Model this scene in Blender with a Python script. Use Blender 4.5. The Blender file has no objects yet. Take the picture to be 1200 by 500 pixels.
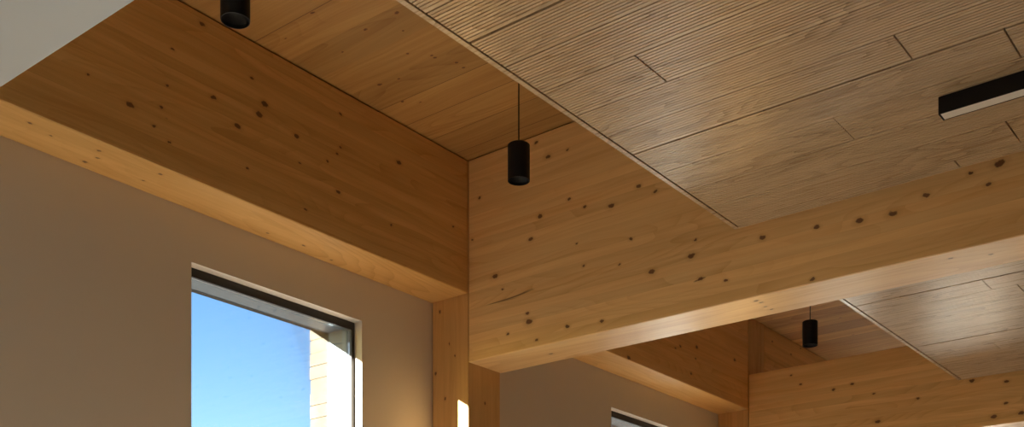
import bpy, bmesh, math, random
from mathutils import Vector
random.seed(7)
C = bpy.context.scene.collection
S = bpy.context.scene
S.view_settings.view_transform = 'Standard'
S.view_settings.look = 'None'
S.view_settings.gamma = 1
S.view_settings.use_curve_mapping = False
S.view_settings.exposure = 0.0
S.cycles.use_denoising = True
S.cycles.max_bounces = 12
S.cycles.diffuse_bounces = 8
S.cycles.glossy_bounces = 5
S.cycles.transparent_max_bounces = 12
S.cycles.sample_clamp_indirect = 6.0
S.cycles.caustics_reflective = False
S.cycles.caustics_refractive = False

# ------------------------------------------------------------------ layout (metres)
EYE = 1.5
YG = 3.898            # room face of the girders
YW = 4.157            # plaster face of the window wall
XB, XB_ = 4.559, 4.832    # near cross beam
X2, X2_ = 7.834, 8.107    # second cross beam
ZC = 2.764 + EYE      # timber deck
ZS = 2.054 + EYE      # girder soffit
ZB = 1.688 + EYE      # cross beam soffit
ZT2 = 2.319 + EYE     # top of second cross beam
ZP = 1.99 + EYE       # ribbed panels
X_BACK, X_FAR = -5.0, 14.4
Y_RIGHT = -6.2

# ------------------------------------------------------------------ nodes
class NT:
    def __init__(s, name):
        s.m = bpy.data.materials.new(name); s.m.use_nodes = True
        s.t = s.m.node_tree; s.t.nodes.clear()
        s.out = s.t.nodes.new('ShaderNodeOutputMaterial')
    def n(s, typ, ins=None, **kw):
        nd = s.t.nodes.new(typ)
        for k, v in kw.items(): setattr(nd, k, v)
        for k, v in (ins or {}).items():
            if isinstance(v, bpy.types.NodeSocket): s.t.links.new(v, nd.inputs[k])
            else: nd.inputs[k].default_value = v
        return nd
    def math(s, op, a, b=None, c=None, clamp=False):
        ins = {0: a}
        if b is not None: ins[1] = b
        if c is not None: ins[2] = c
        return s.n('ShaderNodeMath', ins, operation=op, use_clamp=clamp).outputs[0]
    def vmath(s, op, a, b=None):
        ins = {0: a}
        if b is not None: ins[1] = b
        nd = s.n('ShaderNodeVectorMath', ins, operation=op)
        return nd.outputs['Value'] if op in ('DISTANCE', 'LENGTH', 'DOT_PRODUCT') else nd.outputs[0]
    def noise(s, vec, scale=1.0, detail=3.0, rough=0.55, dist=0.0):
        nd = s.n('ShaderNodeTexNoise', {'Vector': vec, 'Scale': scale, 'Detail': detail, 'Roughness': rough, 'Distortion': dist})
        return nd.outputs[0]
    def ramp(s, fac, stops):
        nd = s.n('ShaderNodeValToRGB', {0: fac})
        e = nd.color_ramp.elements
        while len(e) < len(stops): e.new(0.5)
        for i, (p, c) in enumerate(stops):
            e[i].position = p; e[i].color = (*c, 1) if len(c) == 3 else c
        return nd.outputs[0]
    def mix(s, fac, a, b, mode='MIX'):
        nd = s.n('ShaderNodeMix', data_type='RGBA', blend_type=mode)
        for i, v in ((0, fac), (6, a), (7, b)):
            if isinstance(v, bpy.types.NodeSocket): s.t.links.new(v, nd.inputs[i])
            else: nd.inputs[i].default_value = v if i == 0 else (*v, 1)
        return nd.outputs[2]
    def maprange(s, v, a, b, c, d):
        return s.n('ShaderNodeMapRange', {0: v, 1: a, 2: b, 3: c, 4: d}).outputs[0]
    def principled(s, color, rough, spec=0.5, metallic=0.0, bump=None, bump_d=0.002, bump_s=0.3, **kw):
        p = s.n('ShaderNodeBsdfPrincipled', {'Roughness': rough, 'Metallic': metallic, 'Specular IOR Level': spec})
        if isinstance(color, bpy.types.NodeSocket): s.t.links.new(color, p.inputs['Base Color'])
        else: p.inputs['Base Color'].default_value = (*color, 1)
        if bump is not None:
            b = s.n('ShaderNodeBump', {'Height': bump, 'Distance': bump_d, 'Strength': bump_s})
            s.t.links.new(b.outputs[0], p.inputs['Normal'])
        for k, v in kw.items(): p.inputs[k].default_value = v
        s.t.links.new(p.outputs[0], s.out.inputs['Surface'])
        return s.m

def srgb(r, g, b):
    f = lambda c: (c / 12.92 if c <= 0.04045 else ((c + 0.055) / 1.055) ** 2.4)
    return tuple(f(x / 255) for x in (r, g, b))

def spruce(name, grain, lam_axis, lam_h, knots=(), light=(0.80, 0.51, 0.20), dark=(0.56, 0.30, 0.09), rough=0.36,
           lam_off=0.0, lam_var=0.10, seam=0.25, seam_w=0.02, pin=0.5, seed=0.0, seam_break=False, cracks=()):
    """solid spruce: fibre along one axis, lamellae stacked along another, knots at given places"""
    t = NT(name)
    co = t.n('ShaderNodeTexCoord').outputs['Object']
    xyz = t.n('ShaderNodeSeparateXYZ', {0: co})
    ax = 'XYZ'
    l = xyz.outputs[ax.index(grain)]; h = xyz.outputs[ax.index(lam_axis)]
    w = xyz.outputs[[i for i in range(3) if ax[i] not in (grain, lam_axis)][0]]
    q = t.math('DIVIDE', t.math('ADD', h, lam_off), lam_h)
    idx = t.math('FLOOR', q)
    fr = t.math('FRACT', q)
    rnd = t.n('ShaderNodeTexWhiteNoise', {'W': t.math('ADD', idx, 13.7 + seed)}, noise_dimensions='1D')
    r1 = rnd.outputs['Value']
    lo = t.math('MULTIPLY_ADD', r1, 9.0, l)
    # wandering of the fibres
    bend = t.noise(t.n('ShaderNodeCombineXYZ', {0: t.math('MULTIPLY', lo, 1.3), 1: t.math('MULTIPLY', h, 5.0), 2: t.math('ADD', w, seed)}).outputs[0], 1.0, 2.0)
    hb = t.math('MULTIPLY_ADD', bend, 0.09, h)
    v1 = t.n('ShaderNodeCombineXYZ', {0: t.math('MULTIPLY', lo, 1.6), 1: t.math('MULTIPLY', hb, 75.0), 2: t.math('MULTIPLY', w, 60.0)}).outputs[0]
    fibre = t.noise(v1, 1.0, 4.0, 0.6)
    v2 = t.n('ShaderNodeCombineXYZ', {0: t.math('MULTIPLY', lo, 0.7), 1: t.math('MULTIPLY', hb, 16.0), 2: t.math('MULTIPLY', w, 9.0)}).outputs[0]
    band = t.noise(v2, 1.0, 3.0, 0.5)
    v3 = t.n('ShaderNodeCombineXYZ', {0: t.math('MULTIPLY', lo, 0.55), 1: t.math('MULTIPLY', h, 3.2), 2: t.math('MULTIPLY', w, 3.0)}).outputs[0]
    cath = t.noise(v3, 1.0, 1.5, 0.4)
    ringf = t.math('FRACT', t.math('MULTIPLY', cath, 22.0))
    ring = t.math('POWER', ringf, 3.0)
    ring = t.math('MULTIPLY', ring, t.maprange(t.noise(v3, 0.7, 1.0), 0.42, 0.62, 0.0, 1.0))
    k = t.math('MULTIPLY_ADD', fibre, 0.36, t.math('MULTIPLY', band, 0.64))
    k = t.math('MULTIPLY_ADD', ring, 0.18, k)
    col = t.mix(t.maprange(k, 0.36, 0.76, 0.0, 1.0), light, dark)
    # lamella tone
    tone = t.math('MULTIPLY_ADD', r1, 2 * lam_var, 1.0 - lam_var)
    col = t.mix(1.0, col, t.n('ShaderNodeCombineColor', {0: tone, 1: tone, 2: tone}).outputs[0], 'MULTIPLY')
    # glue line / board joint
    e = t.math('MINIMUM', fr, t.math('SUBTRACT', 1.0, fr))
    ln = t.math('LESS_THAN', e, seam_w)
    if seam_break:
        ln = t.math('MULTIPLY', ln, t.math('GREATER_THAN', t.n('ShaderNodeTexWhiteNoise', {'W': t.math('ADD', t.math('ROUND', q), 3.1 + seed)}, noise_dimensions='1D').outputs['Value'], 0.35))
    col = t.mix(t.math('MULTIPLY', ln, seam), col, (0.14, 0.06, 0.018))
    # pin knots
    pv = t.n('ShaderNodeCombineXYZ', {0: t.math('MULTIPLY', l, 3.1), 1: t.math('MULTIPLY', h, 5.2), 2: t.math('MULTIPLY_ADD', w, 4.4, seed)}).outputs[0]
    vo = t.n('ShaderNodeTexVoronoi', {'Vector': pv, 'Scale': 1.0, 'Randomness': 1.0})
    pk = t.maprange(vo.outputs['Distance'], 0.008, 0.030, pin, 0.0)
    col = t.mix(pk, col, (0.25, 0.105, 0.035))
    # knots placed where this piece of timber has them
    if knots:
        nz = t.n('ShaderNodeTexNoise', {'Vector': co, 'Scale': 46.0, 'Detail': 2.0}).outputs[1]
        cw = t.vmath('ADD', co, t.vmath('MULTIPLY', t.vmath('SUBTRACT', nz, (0.5, 0.5, 0.5)), (0.017, 0.017, 0.017)))
        sq = [1, 1, 1]; sq[ax.index(grain)] = 0.62
        cw = t.vmath('MULTIPLY', cw, tuple(sq))
        mn = None
        for (x, y, z, r) in knots:
            d = t.vmath('DISTANCE', cw, (x * sq[0], y * sq[1], z * sq[2]))
            d = t.math('DIVIDE', d, r)
            mn = d if mn is None else t.math('MINIMUM', mn, d)
        halo = t.maprange(mn, 0.9, 2.2, 0.30, 0.0)
        col = t.mix(halo, col, (0.46, 0.20, 0.055))
        core = t.maprange(mn, 0.70, 1.0, 0.90, 0.0)
        col = t.mix(core, col, (0.125, 0.043, 0.017))
    for (p0, p1, hw, ends) in cracks:      # resin streaks: (centre, half length, half width along lam axis)
        dl = t.math('DIVIDE', t.math('ABSOLUTE', t.math('SUBTRACT', l, p0)), hw)
        wob = t.math('MULTIPLY_ADD', t.math('SUBTRACT', bend, 0.5), 0.10, p1)
        wob = t.math('MULTIPLY_ADD', t.math('SUBTRACT', l, p0), ends[1], wob)
        dh = t.math('DIVIDE', t.math('ABSOLUTE', t.math('SUBTRACT', h, wob)), ends[0])
        mk = t.math('MULTIPLY', t.maprange(dl, 0.6, 1.0, 1.0, 0.0), t.maprange(dh, 0.4, 1.0, 0.8, 0.0))
        col = t.mix(mk, col, (0.13, 0.05, 0.018))
    rg = t.math('MULTIPLY_ADD', fibre, 0.14, rough - 0.07)
    return t.principled(col, rg, 0.58, bump=t.math('ADD', fibre, t.math('MULTIPLY', ln, -1.5)), bump_d=0.001, bump_s=0.12)

def oak(name, attr=True, light=(0.565, 0.435, 0.285), dark=(0.33, 0.225, 0.13), rough=0.28):
    t = NT(name)
    co = t.n('ShaderNodeTexCoord').outputs['Object']
    xyz = t.n('ShaderNodeSeparateXYZ', {0: co})
    at = t.n('ShaderNodeAttribute', attribute_name='board')
    sp = t.n('ShaderNodeSeparateColor', {0: at.outputs['Color']})
    x, y = xyz.outputs[0], xyz.outputs[1]
    lo = t.math('MULTIPLY_ADD', sp.outputs[1], 31.0, y)
    xo = t.math('MULTIPLY_ADD', sp.outputs[2], 17.0, x)
    fib = t.noise(t.n('ShaderNodeCombineXYZ', {0: t.math('MULTIPLY', xo, 90.0), 1: t.math('MULTIPLY', lo, 3.0)}).outputs[0], 1.0, 3.0, 0.6)
    base = t.noise(t.n('ShaderNodeCombineXYZ', {0: t.math('MULTIPLY', xo, 5.5), 1: t.math('MULTIPLY', lo, 0.8)}).outputs[0], 1.0, 2.0, 0.45)
    ringf = t.math('FRACT', t.math('MULTIPLY', base, 20.0))
    ring = t.math('POWER', ringf, 2.2)
    ring = t.math('MULTIPLY', ring, t.maprange(base, 0.40, 0.55, 0.15, 1.0))
    soft = t.noise(t.n('ShaderNodeCombineXYZ', {0: t.math('MULTIPLY', xo, 14.0), 1: t.math('MULTIPLY', lo, 1.2)}).outputs[0], 1.0, 2.0)
    k = t.math('MULTIPLY_ADD', fib, 0.24, t.math('MULTIPLY', soft, 0.36))
    k = t.math('MULTIPLY_ADD', ring, 0.40, k)
    col = t.mix(t.maprange(k, 0.20, 0.74, 0.0, 1.0), light, dark)
    tone = t.math('MULTIPLY_ADD', sp.outputs[0], 0.34, 0.83)
    tb = t.math('MULTIPLY_ADD', sp.outputs[0], 0.42, 0.78)
    col = t.mix(1.0, col, t.n('ShaderNodeCombineColor', {0: tone, 1: tone, 2: tb}).outputs[0], 'MULTIPLY')
    rg = t.math('MULTIPLY_ADD', fib, 0.12, rough - 0.06)
    return t.principled(col, rg, 0.5)

def plaster(name, col, rough=0.75):
    t = NT(name)
    co = t.n('ShaderNodeTexCoord').outputs['Object']
    a = t.noise(co, 1.3, 3.0); b = t.noise(co, 160.0, 2.0)
    c = t.mix(t.maprange(a, 0.3, 0.7, 0.0, 1.0), tuple(v * 0.975 for v in col), col)
    return t.principled(c, rough, 0.3, bump=b, bump_d=0.0006, bump_s=0.15)

def metal_paint(name, col, rough=0.4, metallic=0.0, spec=0.5):
    t = NT(name)
    co = t.n('ShaderNodeTexCoord').outputs['Object']
    a = t.noise(co, 220.0, 2.0)
    c = t.mix(a, tuple(v * 0.9 for v in col), tuple(v * 1.1 for v in col))
    return t.principled(c, t.math('MULTIPLY_ADD', a, 0.08, rough - 0.04), spec, metallic, bump=a, bump_d=0.0003, bump_s=0.1)

def glass_mat():
    t = NT('clear_glazing')
    tr = t.n('ShaderNodeBsdfTransparent', {'Color': (0.93, 0.96, 0.96, 1)})
    gl = t.n('ShaderNodeBsdfGlossy', {'Color': (1, 1, 1, 1), 'Roughness': 0.01})
    lw = t.n('ShaderNodeFresnel', {'IOR': 1.45})
    fac = t.math('MULTIPLY', lw.outputs[0], 0.4)
    mx = t.n('ShaderNodeMixShader', {0: fac, 1: tr.outputs[0], 2: gl.outputs[0]})
    t.t.links.new(mx.outputs[0], t.out.inputs['Surface'])
    return t.m

def brick_mat():
    t = NT('buff_brick')
    co = t.n('ShaderNodeTexCoord').outputs['Object']
    a = t.noise(co, 9.0, 3.0); b = t.noise(co, 90.0, 3.0)
    c = t.mix(t.maprange(a, 0.3, 0.7, 0, 1), (0.054, 0.045, 0.034), (0.068, 0.058, 0.046))
    c = t.mix(t.math('MULTIPLY', b, 0.35), c, (0.042, 0.033, 0.024))
    return t.principled(c, 0.85, 0.2, bump=b, bump_d=0.003, bump_s=0.4)

def facade_mat():
    t = NT('coursed_buff_brickwork')
    co = t.n('ShaderNodeTexCoord').outputs['Object']
    xyz = t.n('ShaderNodeSeparateXYZ', {0: co})
    v = t.n('ShaderNodeCombineXYZ', {0: t.math('ADD', xyz.outputs[0], xyz.outputs[1]), 1: xyz.outputs[2]}).outputs[0]
    br = t.n('ShaderNodeTexBrick', {'Vector': v, 'Color1': (0.065, 0.05, 0.034, 1), 'Color2': (0.056, 0.043, 0.029, 1), 'Mortar': (0.085, 0.07, 0.055, 1), 'Scale': 1.0, 'Mortar Size': 0.006, 'Brick Width': 0.225, 'Row Height': 0.069})
    return t.principled(br.outputs[0], 0.85, 0.2, bump=br.outputs[1], bump_d=-0.004, bump_s=0.5)

def floor_mat():
    t = NT('pale_timber_floor')
    co = t.n('ShaderNodeTexCoord').outputs['Object']
    br = t.n('ShaderNodeTexBrick', {'Vector': co, 'Color1': (0.72, 0.63, 0.52, 1), 'Color2': (0.66, 0.57, 0.46, 1), 'Mortar': (0.2, 0.13, 0.08, 1), 'Scale': 1.0, 'Mortar Size': 0.002, 'Brick Width': 1.8, 'Row Height': 0.16})
    f = t.noise(t.vmath('MULTIPLY', co, (2.0, 60.0, 1.0)), 1.0, 3.0)
    c = t.mix(t.math('MULTIPLY', f, 0.25), br.outputs[0], (0.42, 0.3, 0.19))
    return t.principled(c, 0.5, 0.4)

def paving_mat():
    t = NT('pale_paving')
    co = t.n('ShaderNodeTexCoord').outputs['Object']
    a = t.noise(co, 0.4, 4.0)
    br = t.n('ShaderNodeTexBrick', {'Vector': co, 'Color1': (0.17, 0.165, 0.155, 1), 'Color2': (0.14, 0.135, 0.13, 1), 'Mortar': (0.09, 0.085, 0.08, 1), 'Scale': 1.0, 'Mortar Size': 0.012, 'Brick Width': 1.2, 'Row Height': 0.6})
    c = t.mix(t.math('MULTIPLY', a, 0.3), br.outputs[0], (0.12, 0.115, 0.11))
    return t.principled(c, 0.8, 0.2)

# ------------------------------------------------------------------ mesh helpers
def box(bm, x0, x1, y0, y1, z0, z1):
    vs = [bm.verts.new(p) for p in ((x0, y0, z0), (x1, y0, z0), (x1, y1, z0), (x0, y1, z0), (x0, y0, z1), (x1, y0, z1), (x1, y1, z1), (x0, y1, z1))]
    fs = [bm.faces.new([vs[i] for i in f]) for f in ((0, 3, 2, 1), (4, 5, 6, 7), (0, 1, 5, 4), (1, 2, 6, 5), (2, 3, 7, 6), (3, 0, 4, 7))]
    return vs, fs

def bevel(bm, w, seg=1):
    bmesh.ops.bevel(bm, geom=list(bm.edges), offset=w, segments=seg, affect='EDGES', profile=0.5)

def obj(name, bm, m, parent=None, smooth=False, loc=None):
    """bmesh in world coordinates -> one linked mesh object (origin moved to loc)"""
    if loc is not None:
        bmesh.ops.translate(bm, verts=list(bm.verts), vec=-Vector(loc))
    me = bpy.data.meshes.new(name); bm.to_mesh(me); bm.free()
    o = bpy.data.objects.new(name, me); C.objects.link(o)
    if m: me.materials.append(m)
    if smooth:
        for p in me.polygons: p.use_smooth = True
    if parent is not None: o.parent = parent
    if loc is not None: o.location = loc
    return o

def tag(o, label, cat, group=None):
    o['label'] = label; o['category'] = cat; o['kind'] = 'thing'
    if group: o['group'] = group
    return o

def empty(name, loc, label=None, cat=None, group=None):
    o = bpy.data.objects.new(name, None); C.objects.link(o)
    o.location = loc; o.empty_display_size = 0.1
    if label: tag(o, label, cat, group)
    return o

NOTES = {'floor': ('pale timber floor of the room', 'floor'), 'ceiling': ('knotty timber board ceiling deck above the beams', 'ceiling'),
         'wall_left': ('warm white plaster wall holding the windows', 'wall'), 'wall_outside': ('buff brick outer face of the window wall', 'wall'),
         'wall_back': ('white end wall behind the viewer', 'wall'), 'wall_right': ('white side wall opposite the windows', 'wall'),
         'wall_far': ('white wall at the far end of the room', 'wall'), 'ceiling_bulkhead': ('white boarded bulkhead in the upper corner of the photo', 'ceiling'),
         'ground': ('paved ground outside the building', 'ground'),
         'window_1': ('nearer window with dark frame, blue sky and sunlit brick reveal', 'window'),
         'window_2': ('second window, only its top corner visible below the far girder', 'window')}
def structure(o):
    o['kind'] = 'structure'
    lab, cat = NOTES.get(o.name, ('glazed window outside the picture that lets daylight in', 'window'))
    o['label'] = lab; o['category'] = cat
    return o

def lathe(bm, prof, seg=48, c=(0, 0, 0)):
    """prof: list of (r, z); r = 0 closes on the axis"""
    rings = []
    for r, z in prof:
        if r < 1e-6: rings.append([bm.verts.new((c[0], c[1], c[2] + z))])
        else: rings.append([bm.verts.new((c[0] + r * math.cos(2 * math.pi * i / seg), c[1] + r * math.sin(2 * math.pi * i / seg), c[2] + z)) for i in range(seg)])
    for a, b in zip(rings, rings[1:]):
        for i in range(seg):
            j = (i + 1) % seg
            if len(a) == 1 and len(b) == 1: continue
            if len(a) == 1: bm.faces.new((a[0], b[j], b[i]))
            elif len(b) == 1: bm.faces.new((a[i], a[j], b[0]))
            else: bm.faces.new((a[i], a[j], b[j], b[i]))
    bmesh.ops.recalc_face_normals(bm, faces=list(bm.faces))

def wall_grid(bm, u0, u1, z0, z1, holes, put):
    """solid wall with rectangular holes (u0,u1,z0,z1), split into boxes"""
    us = sorted({u0, u1, *[h[0] for h in holes], *[h[1] for h in holes]})
    for a, b in zip(us, us[1:]):
        hs = sorted([h for h in holes if h[0] < (a + b) / 2 < h[1]], key=lambda h: h[2])
        z = z0
        for h in hs:
            if h[2] > z: put(a, b, z, h[2])
            z = h[3]
        if z1 > z: put(a, b, z, z1)

# ------------------------------------------------------------------ knots of each piece (x, y, z, radius)
KN_G1 = [(2.53,3.898,3.745,0.019),(2.671,3.898,3.792,0.011),(2.699,3.898,3.891,0.009),(2.923,3.898,3.934,0.015),(3.048,3.898,3.861,0.017),(2.723,3.898,4.047,0.009),(2.637,3.898,3.704,0.009),(2.707,3.898,3.666,0.009),(2.35,3.898,3.79,0.008),(3.123,3.898,4.098,0.011),(2.867,3.898,4.215,0.015),(3.1,3.898,3.701,0.008),(3.193,3.898,4.015,0.02),(3.165,3.898,3.958,0.019),(3.374,3.898,3.942,0.016),(4.033,3.898,4.061,0.017),(3.628,3.898,3.778,0.016),(3.559,3.898,3.9,0.01),(3.641,3.898,3.992,0.009),(3.62,3.898,3.954,0.008),(3.392,3.898,3.83,0.008),(3.427,3.898,3.63,0.009),(3.641,3.898,4.147,0.011),(3.979,3.898,3.735,0.01),(4.439,3.898,3.874,0.009),
         (2.161,3.972,3.554,0.011),(2.259,4.005,3.554,0.009),(2.44,3.97,3.554,0.011),(2.458,4.099,3.554,0.012),(2.47,4.03,3.554,0.009),(2.708,3.958,3.554,0.011),(2.698,4.065,3.554,0.009),(3.371,4.092,3.554,0.009),(3.572,4.075,3.554,0.011),(3.78,4.11,3.554,0.01)]
KN_B1 = [(4.559,3.818,4.041,0.011),(4.559,3.868,3.832,0.009),(4.559,3.714,3.606,0.019),(4.559,3.662,3.528,0.009),(4.559,3.628,3.289,0.009),(4.559,3.37,4.13,0.017),(4.559,3.446,4.221,0.012),(4.559,3.249,4.131,0.009),(4.559,2.836,3.837,0.015),(4.559,2.745,3.786,0.012),(4.559,2.99,3.784,0.018),(4.559,3.147,3.821,0.011),(4.559,3.239,3.883,0.011),(4.559,3.419,3.844,0.015),(4.559,3.478,3.742,0.015),(4.559,2.765,3.417,0.019),(4.559,2.554,3.442,0.019),(4.559,2.506,3.328,0.013),(4.559,2.377,3.29,0.011),(4.559,2.199,3.44,0.016),(4.559,2.878,3.597,0.011),(4.559,3.152,3.533,0.009),(4.559,2.943,3.49,0.008),(4.559,3.193,3.652,0.008),(4.559,3.489,3.324,0.023),(4.559,3.5,3.369,0.012),(4.559,3.249,3.255,0.014),(4.559,3.046,3.24,0.013),(4.559,3.44,3.223,0.011),(4.559,2.532,3.509,0.008),(4.559,1.764,3.403,0.019),(4.559,1.625,3.397,0.019),(4.559,1.949,3.424,0.014),(4.559,1.97,3.205,0.011),(4.559,1.213,3.485,0.022),(4.559,1.254,3.414,0.013),(4.559,1.49,3.436,0.015),(4.559,1.32,3.477,0.011),
         (4.611,2.257,3.188,0.014),(4.646,2.249,3.188,0.011),(4.711,2.26,3.188,0.009),(4.761,2.254,3.188,0.009),(4.702,3.457,3.188,0.014),(4.63,1.417,3.188,0.011),(4.685,1.28,3.188,0.009)]
KN_C = [(3.374,3.457,4.264,0.013),(3.37,3.269,4.264,0.014),(3.62,3.446,4.264,0.009),(3.479,3.34,4.264,0.008),(3.718,3.371,4.264,0.011),(3.696,3.371,4.264,0.009),(3.806,3.322,4.264,0.009),(3.858,3.324,4.264,0.009),(3.727,3.725,4.264,0.014),(3.748,3.62,4.264,0.011),(3.905,3.749,4.264,0.012),(3.961,3.69,4.264,0.009),(3.432,3.663,4.264,0.009),(3.153,3.544,4.264,0.011),(3.208,3.775,4.264,0.008),(8.149,3.522,4.264,0.011),(8.775,3.448,4.264,0.011),(8.302,3.362,4.264,0.009)]
KN_B2 = [(7.834,3.478,3.679,0.013),(7.834,3.552,3.757,0.011),(7.834,3.224,3.6,0.013),(7.834,3.087,3.618,0.014),(7.834,2.929,3.523,0.012),(7.834,2.901,3.323,0.022),(7.834,2.261,3.504,0.019),(7.834,2.039,3.464,0.016),(7.834,2.044,3.322,0.015),(7.834,2.121,3.243,0.022),(7.834,1.951,3.243,0.019),(7.834,2.62,3.442,0.014)]
KN_G2 = [(6.739,3.898,3.769,0.011),(6.808,3.898,3.797,0.014),(7.036,3.898,3.844,0.019),(7.017,3.898,3.759,0.011),(7.611,3.898,3.882,0.017),(6.957,3.898,3.641,0.014),(6.148,3.898,3.57,0.021)]
KN_G3 = [(8.249,3.898,4.169,0.012),(8.597,3.898,4.147,0.012),(8.779,3.898,4.238,0.009)]
KN_COL = [(4.559,4.10,3.50,0.010),(4.559,4.06,3.02,0.011),(4.559,4.03,3.31,0.008),(4.559,3.99,3.24,0.008),(4.559,4.13,3.17,0.011),(4.70,3.898,3.0,0.01)]

def local(kn, o): return [(x - o[0], y - o[1], z - o[2], r * 0.66) for x, y, z, r in kn]

# ------------------------------------------------------------------ materials
M_plaster = plaster('warm_white_plaster', (0.70, 0.64, 0.57))
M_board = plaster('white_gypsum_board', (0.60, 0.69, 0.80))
M_black = metal_paint('black_powder_coat', (0.0045, 0.005, 0.007), 0.45, 0.0, 0.3)
M_inner = metal_paint('matt_black_baffle', (0.006, 0.006, 0.008), 0.6)
M_frame = metal_paint('dark_bronze_frame', (0.018, 0.0135, 0.0105), 0.45)
M_liner = metal_paint('silver_grey_liner', (0.125, 0.155, 0.185), 0.35, 0.0)
M_steel = metal_paint('grey_steel', (0.35, 0.35, 0.35), 0.35, 0.8)
M_felt = plaster('black_felt', (0.012, 0.009, 0.007), 0.95)
M_cable = metal_paint('black_cable', (0.012, 0.009, 0.008), 0.6)
M_glass = glass_mat()
M_brick = brick_mat()
M_facade = facade_mat()
M_floor = floor_mat()
M_pave = paving_mat()
M_oak = oak('ribbed_oak')
t = NT('opal_diffuser')
M_opal = t.principled(t.mix(t.noise(t.n('ShaderNodeTexCoord').outputs['Object'], 60.0), (0.80, 0.78, 0.75), (0.84, 0.82, 0.79)), 0.45, 0.4)

# ------------------------------------------------------------------ room shell
bm = bmesh.new(); box(bm, X_BACK - .3, X_FAR + .3, Y_RIGHT - .3, YW + .36, -0.2, 0.0)
structure(obj('floor', bm, M_floor))
M_deck = spruce('spruce_deck', 'Y', 'X', 0.1885, local(KN_C, (0, 0, 0)), rough=0.66, light=(0.57, 0.335, 0.115), dark=(0.37, 0.18, 0.048), lam_off=-3.142 + 0.1885 * 17, lam_var=0.21, seam=0.75, seam_w=0.012, pin=0.75, seed=5.0, seam_break=True)
bm = bmesh.new(); box(bm, X_BACK - .3, X_FAR + .3, Y_RIGHT - .3, YW + .36, ZC, ZC + 0.2)
structure(obj('ceiling', bm, M_deck))

# window wall: plaster layer, then brick outer leaf
PITCH = 3.338
W0 = 3.001; WW = 1.030
HEAD = 1.829 + EYE; SILL = 0.30
BIG = (-4.9, 1.95)  # unseen low opening, added so that sun floods the floor and bounces up
xs = [W0 + PITCH * k for k in (0, 1, 2, 3)]
xs = [x for x in xs if X_BACK + .3 < x < X_FAR - 1.3]
bm = bmesh.new()
wall_grid(bm, X_BACK, X_FAR, 0.0, ZC - .001, [(x, x + WW, SILL, HEAD) for x in xs] + [(*BIG, .12, 1.3)], lambda a, b, c, d: box(bm, a, b, YW, YW + .081, c, d))
structure(obj('wall_left', bm, M_plaster))
JX = 0.022; XL = 0.45
YR0, YR1, YO = YW + .0812, 4.385, 4.522      # liner from frame to outer leaf, outer face
ZH_METAL = 1.803 + EYE; ZH_BRICK = 1.857 + EYE
bm = bmesh.new()
wall_grid(bm, X_BACK - .3, X_FAR + .3, -0.6, ZC + .6, [(x - XL - .012, x + WW - JX + .003, SILL - .02, ZH_BRICK) for x in xs] + [(*BIG, .12, 1.3)], lambda a, b, c, d: box(bm, a, b, YR1 + .003, YO - .008, c, d))
structure(obj('wall_outside', bm, M_facade))
def bricks_at(x):
    b2 = bmesh.new()
    n = int((ZH_BRICK - SILL) / 0.069) + 1
    for side in (0, 1):
        xe = x - XL if side == 0 else x + WW - JX
        for i in range(n):
            z1 = ZH_BRICK - 0.003 - i * 0.069; z0 = z1 - 0.0635
            jog = random.uniform(-.003, .003)
            ln = 0.10 if i % 2 else 0.21
            if side == 0: v, f = box(b2, xe - ln, xe + jog, YR1 + .006, YO + random.uniform(-.002, .002), z0, z1)
            else: v, f = box(b2, xe + jog, xe + ln, YR1 + .006, YO + random.uniform(-.002, .002), z0, z1)
    # stone-coloured lintel over the opening
    box(b2, x - XL, x + WW - JX, YR1 + .006, YO, ZH_BRICK - .010, ZH_BRICK + .20)
    return b2

def window(i, x):
    e = structure(empty('window_%d' % i, (x, YW + .05, SILL)))
    L = e.location.copy()
    def part(name, bm, m): 
        o = obj(name, bm, m); o.parent = e; o.location = -L + Vector((0, 0, 0)); return o
    xa, xb = x, x + WW
    yf0, yf1 = YW + .053, YW + .081
    b2 = bmesh.new()                                   # frame: head, sill, two jambs
    box(b2, xa + .001, xb - .001, yf0, yf1, HEAD - .041, HEAD - .001)
    box(b2, xa + .001, xb - .001, yf0, yf1, SILL + .001, SILL + .040)
    box(b2, xa + .001, xa + JX, yf0, yf1, SILL + .040, HEAD - .041)
    box(b2, xb - JX, xb - .001, yf0, yf1, SILL + .040, HEAD - .041)
    part('frame', b2, M_frame)
    b2 = bmesh.new(); box(b2, xa + JX + .001, xb - JX - .001, yf1 - .014, yf1 - .008, SILL + .041, HEAD - .042)
    part('pane', b2, M_glass)
    b2 = bmesh.new()                                   # folded sheet liner of the outer reveal, with a thin nosing
    box(b2, xa - XL, xb - JX, YR0, YR1, ZH_METAL, ZH_METAL + .004)
    box(b2, xa - XL - .004, xa - XL, YR0, YR1, SILL, ZH_METAL + .004)
    box(b2, xb - JX, xb - JX + .004, YR0, YR1, SILL, ZH_METAL + .004)
    box(b2, xa - XL, xb - JX, YR0, YO + .03, SILL - .004, SILL)
    part('reveal_liner', b2, M_liner)
    b2 = bmesh.new()
    box(b2, xa - XL, xb - JX, YR1 - .005, YR1 + .0045, ZH_METAL - .002, ZH_METAL + .055)
    box(b2, xb - JX - .003, xb - JX + .002, YR1 - .005, YR1 + .0045, SILL, ZH_METAL - .002)
    box(b2, xa - XL - .002, xa - XL + .003, YR1 - .005, YR1 + .0045, SILL, ZH_METAL - .002)
    part('edge_trim', b2, M_black)
    part('brick_surround', bricks_at(x), M_brick)
    return e
for i, x in enumerate(xs): window(i + 1, x)

def plain_wall(name, bm): return structure(obj(name, bm, M_plaster))
bm = bmesh.new(); box(bm, X_BACK - .3, X_BACK, Y_RIGHT, YW, 0.0, ZC - .001); plain_wall('wall_back', bm)
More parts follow.
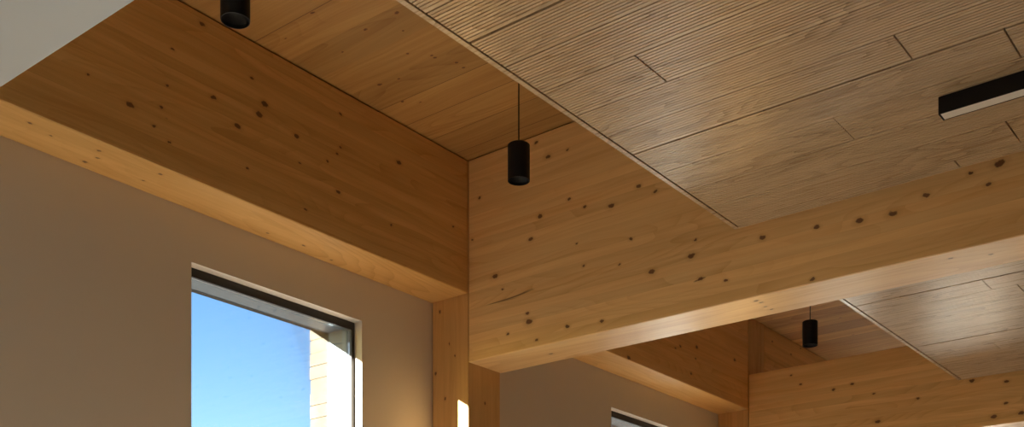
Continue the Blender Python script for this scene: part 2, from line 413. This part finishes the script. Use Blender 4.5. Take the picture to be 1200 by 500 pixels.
# unseen glazed openings, far end and near stretch, added to let more daylight in
def glazed(i, axis, at, u0, u1, z0, z1):
    e = structure(empty('window_%d' % i, (0, 0, 0)))
    def put(b2, a, b, c, d, y0, y1):
        if axis == 'X': box(b2, a, b, at + y0, at + y1, c, d)
        else: box(b2, at + y0, at + y1, a, b, c, d)
    b2 = bmesh.new()
    n = max(1, round((u1 - u0) / 1.4))
    for k in range(n + 1):
        u = u0 + (u1 - u0) * k / n
        a = min(max(u - .025, u0 + .001), u1 - .051)
        put(b2, a, a + .05, z0 + .001, z1 - .001, -.06, .06)
    put(b2, u0 + .051, u1 - .051, z1 - .051, z1 - .001, -.055, .055); put(b2, u0 + .051, u1 - .051, z0 + .001, z0 + .051, -.055, .055)
    obj('frame', b2, M_frame, e)
    b2 = bmesh.new(); put(b2, u0 + .002, u1 - .002, z0 + .002, z1 - .002, -.004, .004); obj('pane', b2, M_glass, e)
bm = bmesh.new(); box(bm, X_BACK - .3, X_FAR + .3, Y_RIGHT - .25, Y_RIGHT, 0.0, ZC - .001); plain_wall('wall_right', bm)
FH = [(-3.4, -2.2, .3, 2.0)]  # small unseen opening, added for daylight from the far end
bm = bmesh.new()
wall_grid(bm, Y_RIGHT, YW, 0.0, ZC - .001, FH, lambda a, b, c, d: box(bm, X_FAR, X_FAR + .25, a, b, c, d)); plain_wall('wall_far', bm)
wn = len(xs)
wn += 1; glazed(wn, 'X', YW + .14, *BIG, .12, 1.3)
for h in FH: wn += 1; glazed(wn, 'Y', X_FAR + .12, *h)

# white boarded bulkhead across the near end of the room
bm = bmesh.new(); box(bm, 0.62, 1.966, Y_RIGHT + .001, YG - .003, ZS, ZC - .005)
structure(obj('ceiling_bulkhead', bm, M_board))

# ground outside
bm = bmesh.new(); box(bm, -120, 120, -120, 120, -0.9, -0.65)
structure(obj('ground', bm, M_pave))

# ------------------------------------------------------------------ timber frame
def timber(name, x0, x1, y0, y1, z0, z1, mat, label, cat, ch=0.004, group=None, loc=None):
    b2 = bmesh.new(); box(b2, x0, x1, y0, y1, z0, z1); bevel(b2, ch)
    o = obj(name, b2, mat, loc=loc)
    return tag(o, label, cat, group)
G = 0.003
yb = YW - G
o = (3.0, 4.03, 3.9)
timber('timber_girder', X_BACK + .003, XB - G, YG, yb, ZS, ZC - .005,
       spruce('spruce_girder', 'X', 'Z', 0.0444, local(KN_G1, o), lam_off=0.02, lam_var=0.05, seam=0.10, seed=1.0, pin=0.35),
       'knotty honey-coloured timber girder along the wall above the nearer window', 'beam', loc=o)
o = (6.3, 4.03, 3.9)
timber('timber_girder', XB_ + G, X2 - G, YG, yb, ZS, ZC - .005,
       spruce('spruce_girder_b', 'X', 'Z', 0.0444, local(KN_G2, o), light=(0.90, 0.58, 0.24), dark=(0.66, 0.36, 0.11), lam_off=0.02, lam_var=0.06, seam=0.10, seed=2.0, pin=0.35),
       'timber girder along the wall behind the large crossbeam, above the second window', 'beam', loc=o)
o = (11.2, 4.03, 3.9)
timber('timber_girder', X2_ + G, X_FAR - .002, YG, yb, ZS, ZC - .005,
       spruce('spruce_girder_c', 'X', 'Z', 0.0444, local(KN_G3, o), lam_off=0.02, lam_var=0.06, seam=0.10, seed=3.0, pin=0.5),
       'far end of wall girder glimpsed over the second crossbeam beside the small pendant', 'beam', loc=o)
o = (4.56, 0.0, 3.7)
timber('timber_crossbeam', XB, XB_, Y_RIGHT + .002, YG - G, ZB, ZC - .005,
       spruce('spruce_crossbeam', 'Y', 'Z', 0.045, local(KN_B1, o), lam_off=0.01, lam_var=0.05, seam=0.08, seed=4.0, pin=0.35,
              light=(0.96, 0.665, 0.32), dark=(0.74, 0.435, 0.17), cracks=((3.62, 3.474 - 3.7, 0.17, (0.006, -0.03)), (2.51, 3.327 - 3.7, 0.035, (0.004, 0.0)))),
       'deep timber crossbeam with dark knots crossing the photo, behind the hanging pendant', 'beam', loc=o)
o = (7.84, 0.0, 3.5)
timber('timber_crossbeam', X2, X2_, Y_RIGHT + .002, YG - G, ZB, ZT2,
       spruce('spruce_crossbeam_b', 'Y', 'Z', 0.045, local(KN_B2, o), light=(0.93, 0.62, 0.27), dark=(0.70, 0.40, 0.14), lam_off=0.01, lam_var=0.06, seam=0.08, seed=6.0, pin=0.4),
       'shallower second timber crossbeam at the back, below the small pendant', 'beam', loc=o)
o = (XB, YG, 0.0)
timber('timber_column', XB, XB_, YG, yb, 0.001, ZC - .002,
       spruce('spruce_column', 'Z', 'Y', 0.0865, local(KN_COL, o), lam_off=0.0, lam_var=0.05, seam=0.12, seed=7.0, pin=0.4, light=(0.76, 0.48, 0.20), dark=(0.56, 0.30, 0.10)),
       'timber column with a thin sunlit strip, right of the nearer window', 'column', loc=o)
o = (X2, YG, 0.0)
b2 = bmesh.new(); box(b2, X2, 7.874, YG, yb, .001, ZC - .002); box(b2, 7.878, 8.043, YG, yb, .001, ZC - .002); box(b2, 8.047, X2_, YG, yb, .001, ZC - .002)
box(b2, X2 + .002, X2_ - .002, YG + .012, yb - .002, .002, ZC - .003)
tag(obj('timber_column', b2, spruce('spruce_column_b', 'Z', 'Y', 0.0865, (), lam_var=0.05, seam=0.12, seed=8.0, pin=0.5, light=(0.76, 0.48, 0.20), dark=(0.56, 0.30, 0.10)), loc=o),
    'timber column at the far corner, beyond the second window, where the second crossbeam ends', 'column')

# ------------------------------------------------------------------ ribbed oak ceiling panels
YE = 2.293      # inner edge of trim strip
def panel(x0, x1, rows, joints, label, gaps, seed, gm=0.0055, gn=0.0030):
    rng = random.Random(seed)
    e = empty('acoustic_ceiling_panel', ((x0 + x1) / 2, 0, ZP), label, 'ceiling panel', 'ribbed oak ceiling panels')
    L = Vector(e.location)
    y_lo = -5.8
    bm = bmesh.new()
    lay = bm.faces.layers.float_color.new('board') if hasattr(bm.faces.layers, 'float_color') else None
    cols = []
    for r, (a, b) in enumerate(zip(rows, rows[1:])):
        ga = gm if a in gaps else gn
        gb = gm if b in gaps else gn
        n = max(3, round((b - a) / 0.0154))
        p = (b - a - ga - gb) / n
        prof = [(a + ga, 0.024), (a + ga, 0.0)]
        for k in range(n):
            u = a + ga + k * p
            prof += [(u + p * .72, 0.0), (u + p * .76, 0.0038), (u + p * .96, 0.0038), (u + p, 0.0)] if k < n - 1 else [(b - gb, 0.0)]
        prof += [(b - gb, 0.024)]
        js = list(joints.get(r, []))
        y = min([j[0] for j in js], default=2.29) - rng.uniform(.9, 1.7)
        ends = sorted([j[0] for j in js], reverse=True)
        while y > y_lo + .5:
            ends.append(y); y -= rng.uniform(1.2, 2.2)
        ys = [YE - .007] + ends + [y_lo]
        tones = {round(j[0], 3): j[1] for j in js}
        first = True
        for q, (ya, yb_) in enumerate(zip(ys, ys[1:])):
            w = 0.006 if (round(ya, 3) not in tones or tones[round(ya, 3)][0]) else 0.0035
            w2 = 0.006 if (round(yb_, 3) not in tones or tones[round(yb_, 3)][0]) else 0.0035
            tone = rng.uniform(.25, .85)
            if round(ya, 3) in tones and tones[round(ya, 3)][1] is not None: tone = tones[round(ya, 3)][1]
            c = (tone, rng.random(), rng.random(), 1)
            y1 = ya - (w / 2 if q else 0); y0 = yb_ + w2 / 2
            va = [bm.verts.new((u, y1, ZP + z)) for u, z in prof]
            vb = [bm.verts.new((u, y0, ZP + z)) for u, z in prof]
            for k in range(len(prof) - 1):
                bm.faces.new((va[k], va[k + 1], vb[k + 1], vb[k])); cols.append(c)
            bm.faces.new(list(reversed(va))); cols.append(c)
            bm.faces.new(vb); cols.append(c)
            bm.faces.new((va[0], vb[0], vb[-1], va[-1])); cols.append(c)
    bm.normal_update()
    bmesh.ops.recalc_face_normals(bm, faces=list(bm.faces))
    o = obj('slatted_boards', bm, M_oak); o.parent = e; o.location = -L
    at = o.data.attributes.new('board', 'FLOAT_COLOR', 'FACE')
    for i, c in enumerate(cols): at.data[i].color = c
    # solid edge strips
    def strip(box_args):
        b2 = bmesh.new(); box(b2, *box_args); bevel(b2, .001)
        o = obj('edge_strip', b2, M_oak); o.parent = e; o.location = -L
        at = o.data.attributes.new('board', 'FLOAT_COLOR', 'FACE')
        for i in range(len(o.data.polygons)): at.data[i].color = (.8, .3, .6, 1)
    strip((x0, x1, YE, YE + .020, ZP - .0005, ZP + .032))
    strip((x1 - .011, x1, y_lo, YE - .0005, ZP - .0005, ZP + .032))
    strip((x0, x0 + .011, y_lo, YE - .0005, ZP - .0005, ZP + .032))
    b2 = bmesh.new(); box(b2, x0 + .012, x1 - .012, y_lo, YE - .001, ZP + .0245, ZP + .031)
    o = obj('felt_backing', b2, M_felt); o.parent = e; o.location = -L
    for hx in (x0 + .4, x1 - .4):
        for hy in (1.7, -1.2, -4.5):
            b2 = bmesh.new(); lathe(b2, [(0, ZP + .031), (.004, ZP + .031), (.004, ZC - .001), (0, ZC - .001)], 8, (hx, hy, 0))
            o = obj('hanger_rod', b2, M_steel); o.parent = e; o.location = -L
    return e
rows1 = [2.083, 2.283, 2.483, 2.683, 2.861, 3.062, 3.264, 3.460, 3.637, 3.838, 4.043, 4.243, 4.443, 4.5075]
panel(2.07, 4.519, rows1,
      {2: [(1.0, (1, .45))], 3: [(.7, (1, .6))], 4: [(.45, (1, .5))], 5: [(1.92, (1, .62))], 7: [(1.232, (1, .45))], 8: [(.956, (1, .55))], 9: [(1.582, (0, -.65))], 10: [(.9, (0, .6))]},
      'large ribbed oak ceiling panel with the black linear light, in front of the big crossbeam', (2.683, 3.637), 3)
rows2 = [5.005, 5.185, 5.365, 5.545, 5.845, 6.025, 6.215, 6.405, 6.595, 6.783, 6.968, 7.155, 7.34, 7.53, 7.699]
rows2[3] = 5.66
panel(4.872, 7.711, rows2,
      {4: [(1.64, (0, .5))], 5: [(1.52, (1, .6))], 10: [(1.895, (0, .6))], 6: [(.9, (0, .55))], 8: [(.6, (0, .35))]},
      'smaller-looking ribbed oak ceiling panel seen beneath the big crossbeam, beside the farthest pendant', (5.845, 6.783), 9, 0.0085, 0.0035)

# ------------------------------------------------------------------ linear light under the near panel
e = empty('linear_ceiling_light', (3.947, 1.2395, ZP), 'long black linear light bar with pale diffuser fixed under the ribbed panel', 'light')
L = Vector(e.location)
BX0, BX1, BZ = 3.922, 3.976, ZP - .060
y0l, y1l = -1.20, 1.2395
def lpart(name, bm, m): 
    o = obj(name, bm, m); o.parent = e; o.location = -L; return o
b2 = bmesh.new()
box(b2, BX0, BX0 + .003, y0l, y1l, BZ, ZP - .001); box(b2, BX1 - .003, BX1, y0l, y1l, BZ, ZP - .001); box(b2, BX0 + .003, BX1 - .003, y0l, y1l, ZP - .004, ZP - .001)
lpart('housing', b2, M_black)
b2 = bmesh.new(); box(b2, BX0 + .0035, BX1 - .0035, y0l + .003, y1l - .003, BZ + .001, BZ + .006)
lpart('diffuser', b2, M_opal)
for ya in (y1l, y0l - .003):
    b2 = bmesh.new(); box(b2, BX0, BX1, ya + .0002, ya + .003, BZ, ZP - .001); lpart('end_cap', b2, M_black)

# ------------------------------------------------------------------ pendants
PZ0 = 2.303 + EYE; PH = 0.166; PR = 0.0512
def pendant(x, y, label):
    e = empty('pendant_light', (x, y, PZ0), label, 'pendant light', 'black cylinder pendants')
    b2 = bmesh.new()
    lathe(b2, [(0, PH), (PR - .003, PH), (PR, PH - .003), (PR, .002), (PR - .0008, 0), (PR - .003, 0), (PR - .004, .002), (PR - .004, .045)], 64)
    o = obj('housing', b2, M_black, e, True)
    md = o.modifiers.new('edges', 'EDGE_SPLIT'); md.split_angle = math.radians(35)
    b2 = bmesh.new(); lathe(b2, [(PR - .0045, .012), (PR - .012, .030), (.018, .048), (0, .048)], 64)
    obj('baffle', b2, M_inner, e, True)
    b2 = bmesh.new(); lathe(b2, [(0, PH + .014), (.004, PH + .014), (.006, PH + .010), (.006, PH + .0005), (0, PH + .0005)], 20)
    obj('cable_grip', b2, M_black, e)
    b2 = bmesh.new(); lathe(b2, [(0, PH + .0145), (.0032, PH + .0145), (.0032, ZC - PZ0 - .0005), (0, ZC - PZ0 - .0005)], 12)
    obj('cable', b2, M_cable, e)
pendant(2.492, 3.20, 'black cylinder pendant cut off by the top edge, before the wall girder')
pendant(4.103, 3.20, 'black cylinder pendant on a long cable in front of the crossbeam corner')
pendant(7.366, 3.20, 'smallest black cylinder pendant, seen beneath the big crossbeam in the far bay')

# ------------------------------------------------------------------ light
sun = bpy.data.lights.new('sun', 'SUN'); sun.energy = 27.0; sun.angle = math.radians(0.53); sun.color = (1.0, 0.91, 0.79)
so = bpy.data.objects.new('sun', sun); C.objects.link(so)
so.rotation_euler = Vector((1, -.361, -.228)).to_track_quat('-Z', 'Y').to_euler()
so.location = (-10, 8, 6)

w = bpy.data.worlds.new('sky'); S.world = w; w.use_nodes = True
nt = w.node_tree; nt.nodes.clear()
sky = nt.nodes.new('ShaderNodeTexSky'); sky.sky_type = 'NISHITA'; sky.sun_disc = False
sky.sun_elevation = math.radians(12.1)
sky.sun_rotation = math.atan2(-1, .361)       # toward the sun
sky.air_density = 1.0; sky.dust_density = 0.6; sky.ozone_density = 1.0
bg = nt.nodes.new('ShaderNodeBackground'); bg.inputs[1].default_value = 0.107
out = nt.nodes.new('ShaderNodeOutputWorld')
hs = nt.nodes.new('ShaderNodeHueSaturation'); hs.inputs['Saturation'].default_value = 1.45; hs.inputs['Hue'].default_value = 0.52
nt.links.new(sky.outputs[0], hs.inputs['Color']); nt.links.new(hs.outputs[0], bg.inputs[0]); nt.links.new(bg.outputs[0], out.inputs[0])

# ------------------------------------------------------------------ camera
cam = bpy.data.cameras.new('camera'); co = bpy.data.objects.new('camera', cam); C.objects.link(co)
TH = 0.668408
cam.sensor_fit = 'HORIZONTAL'; cam.sensor_width = 36.0
cam.lens = 36.0 * 1320.77 / 1200
cam.shift_y = (796.56 - 250) / 1200
cam.clip_start = 0.05; cam.clip_end = 500
co.location = (0, 0, EYE)
co.rotation_euler = (math.pi / 2, 0, TH - math.pi / 2)
S.camera = co
S.view_settings.exposure = 2.03
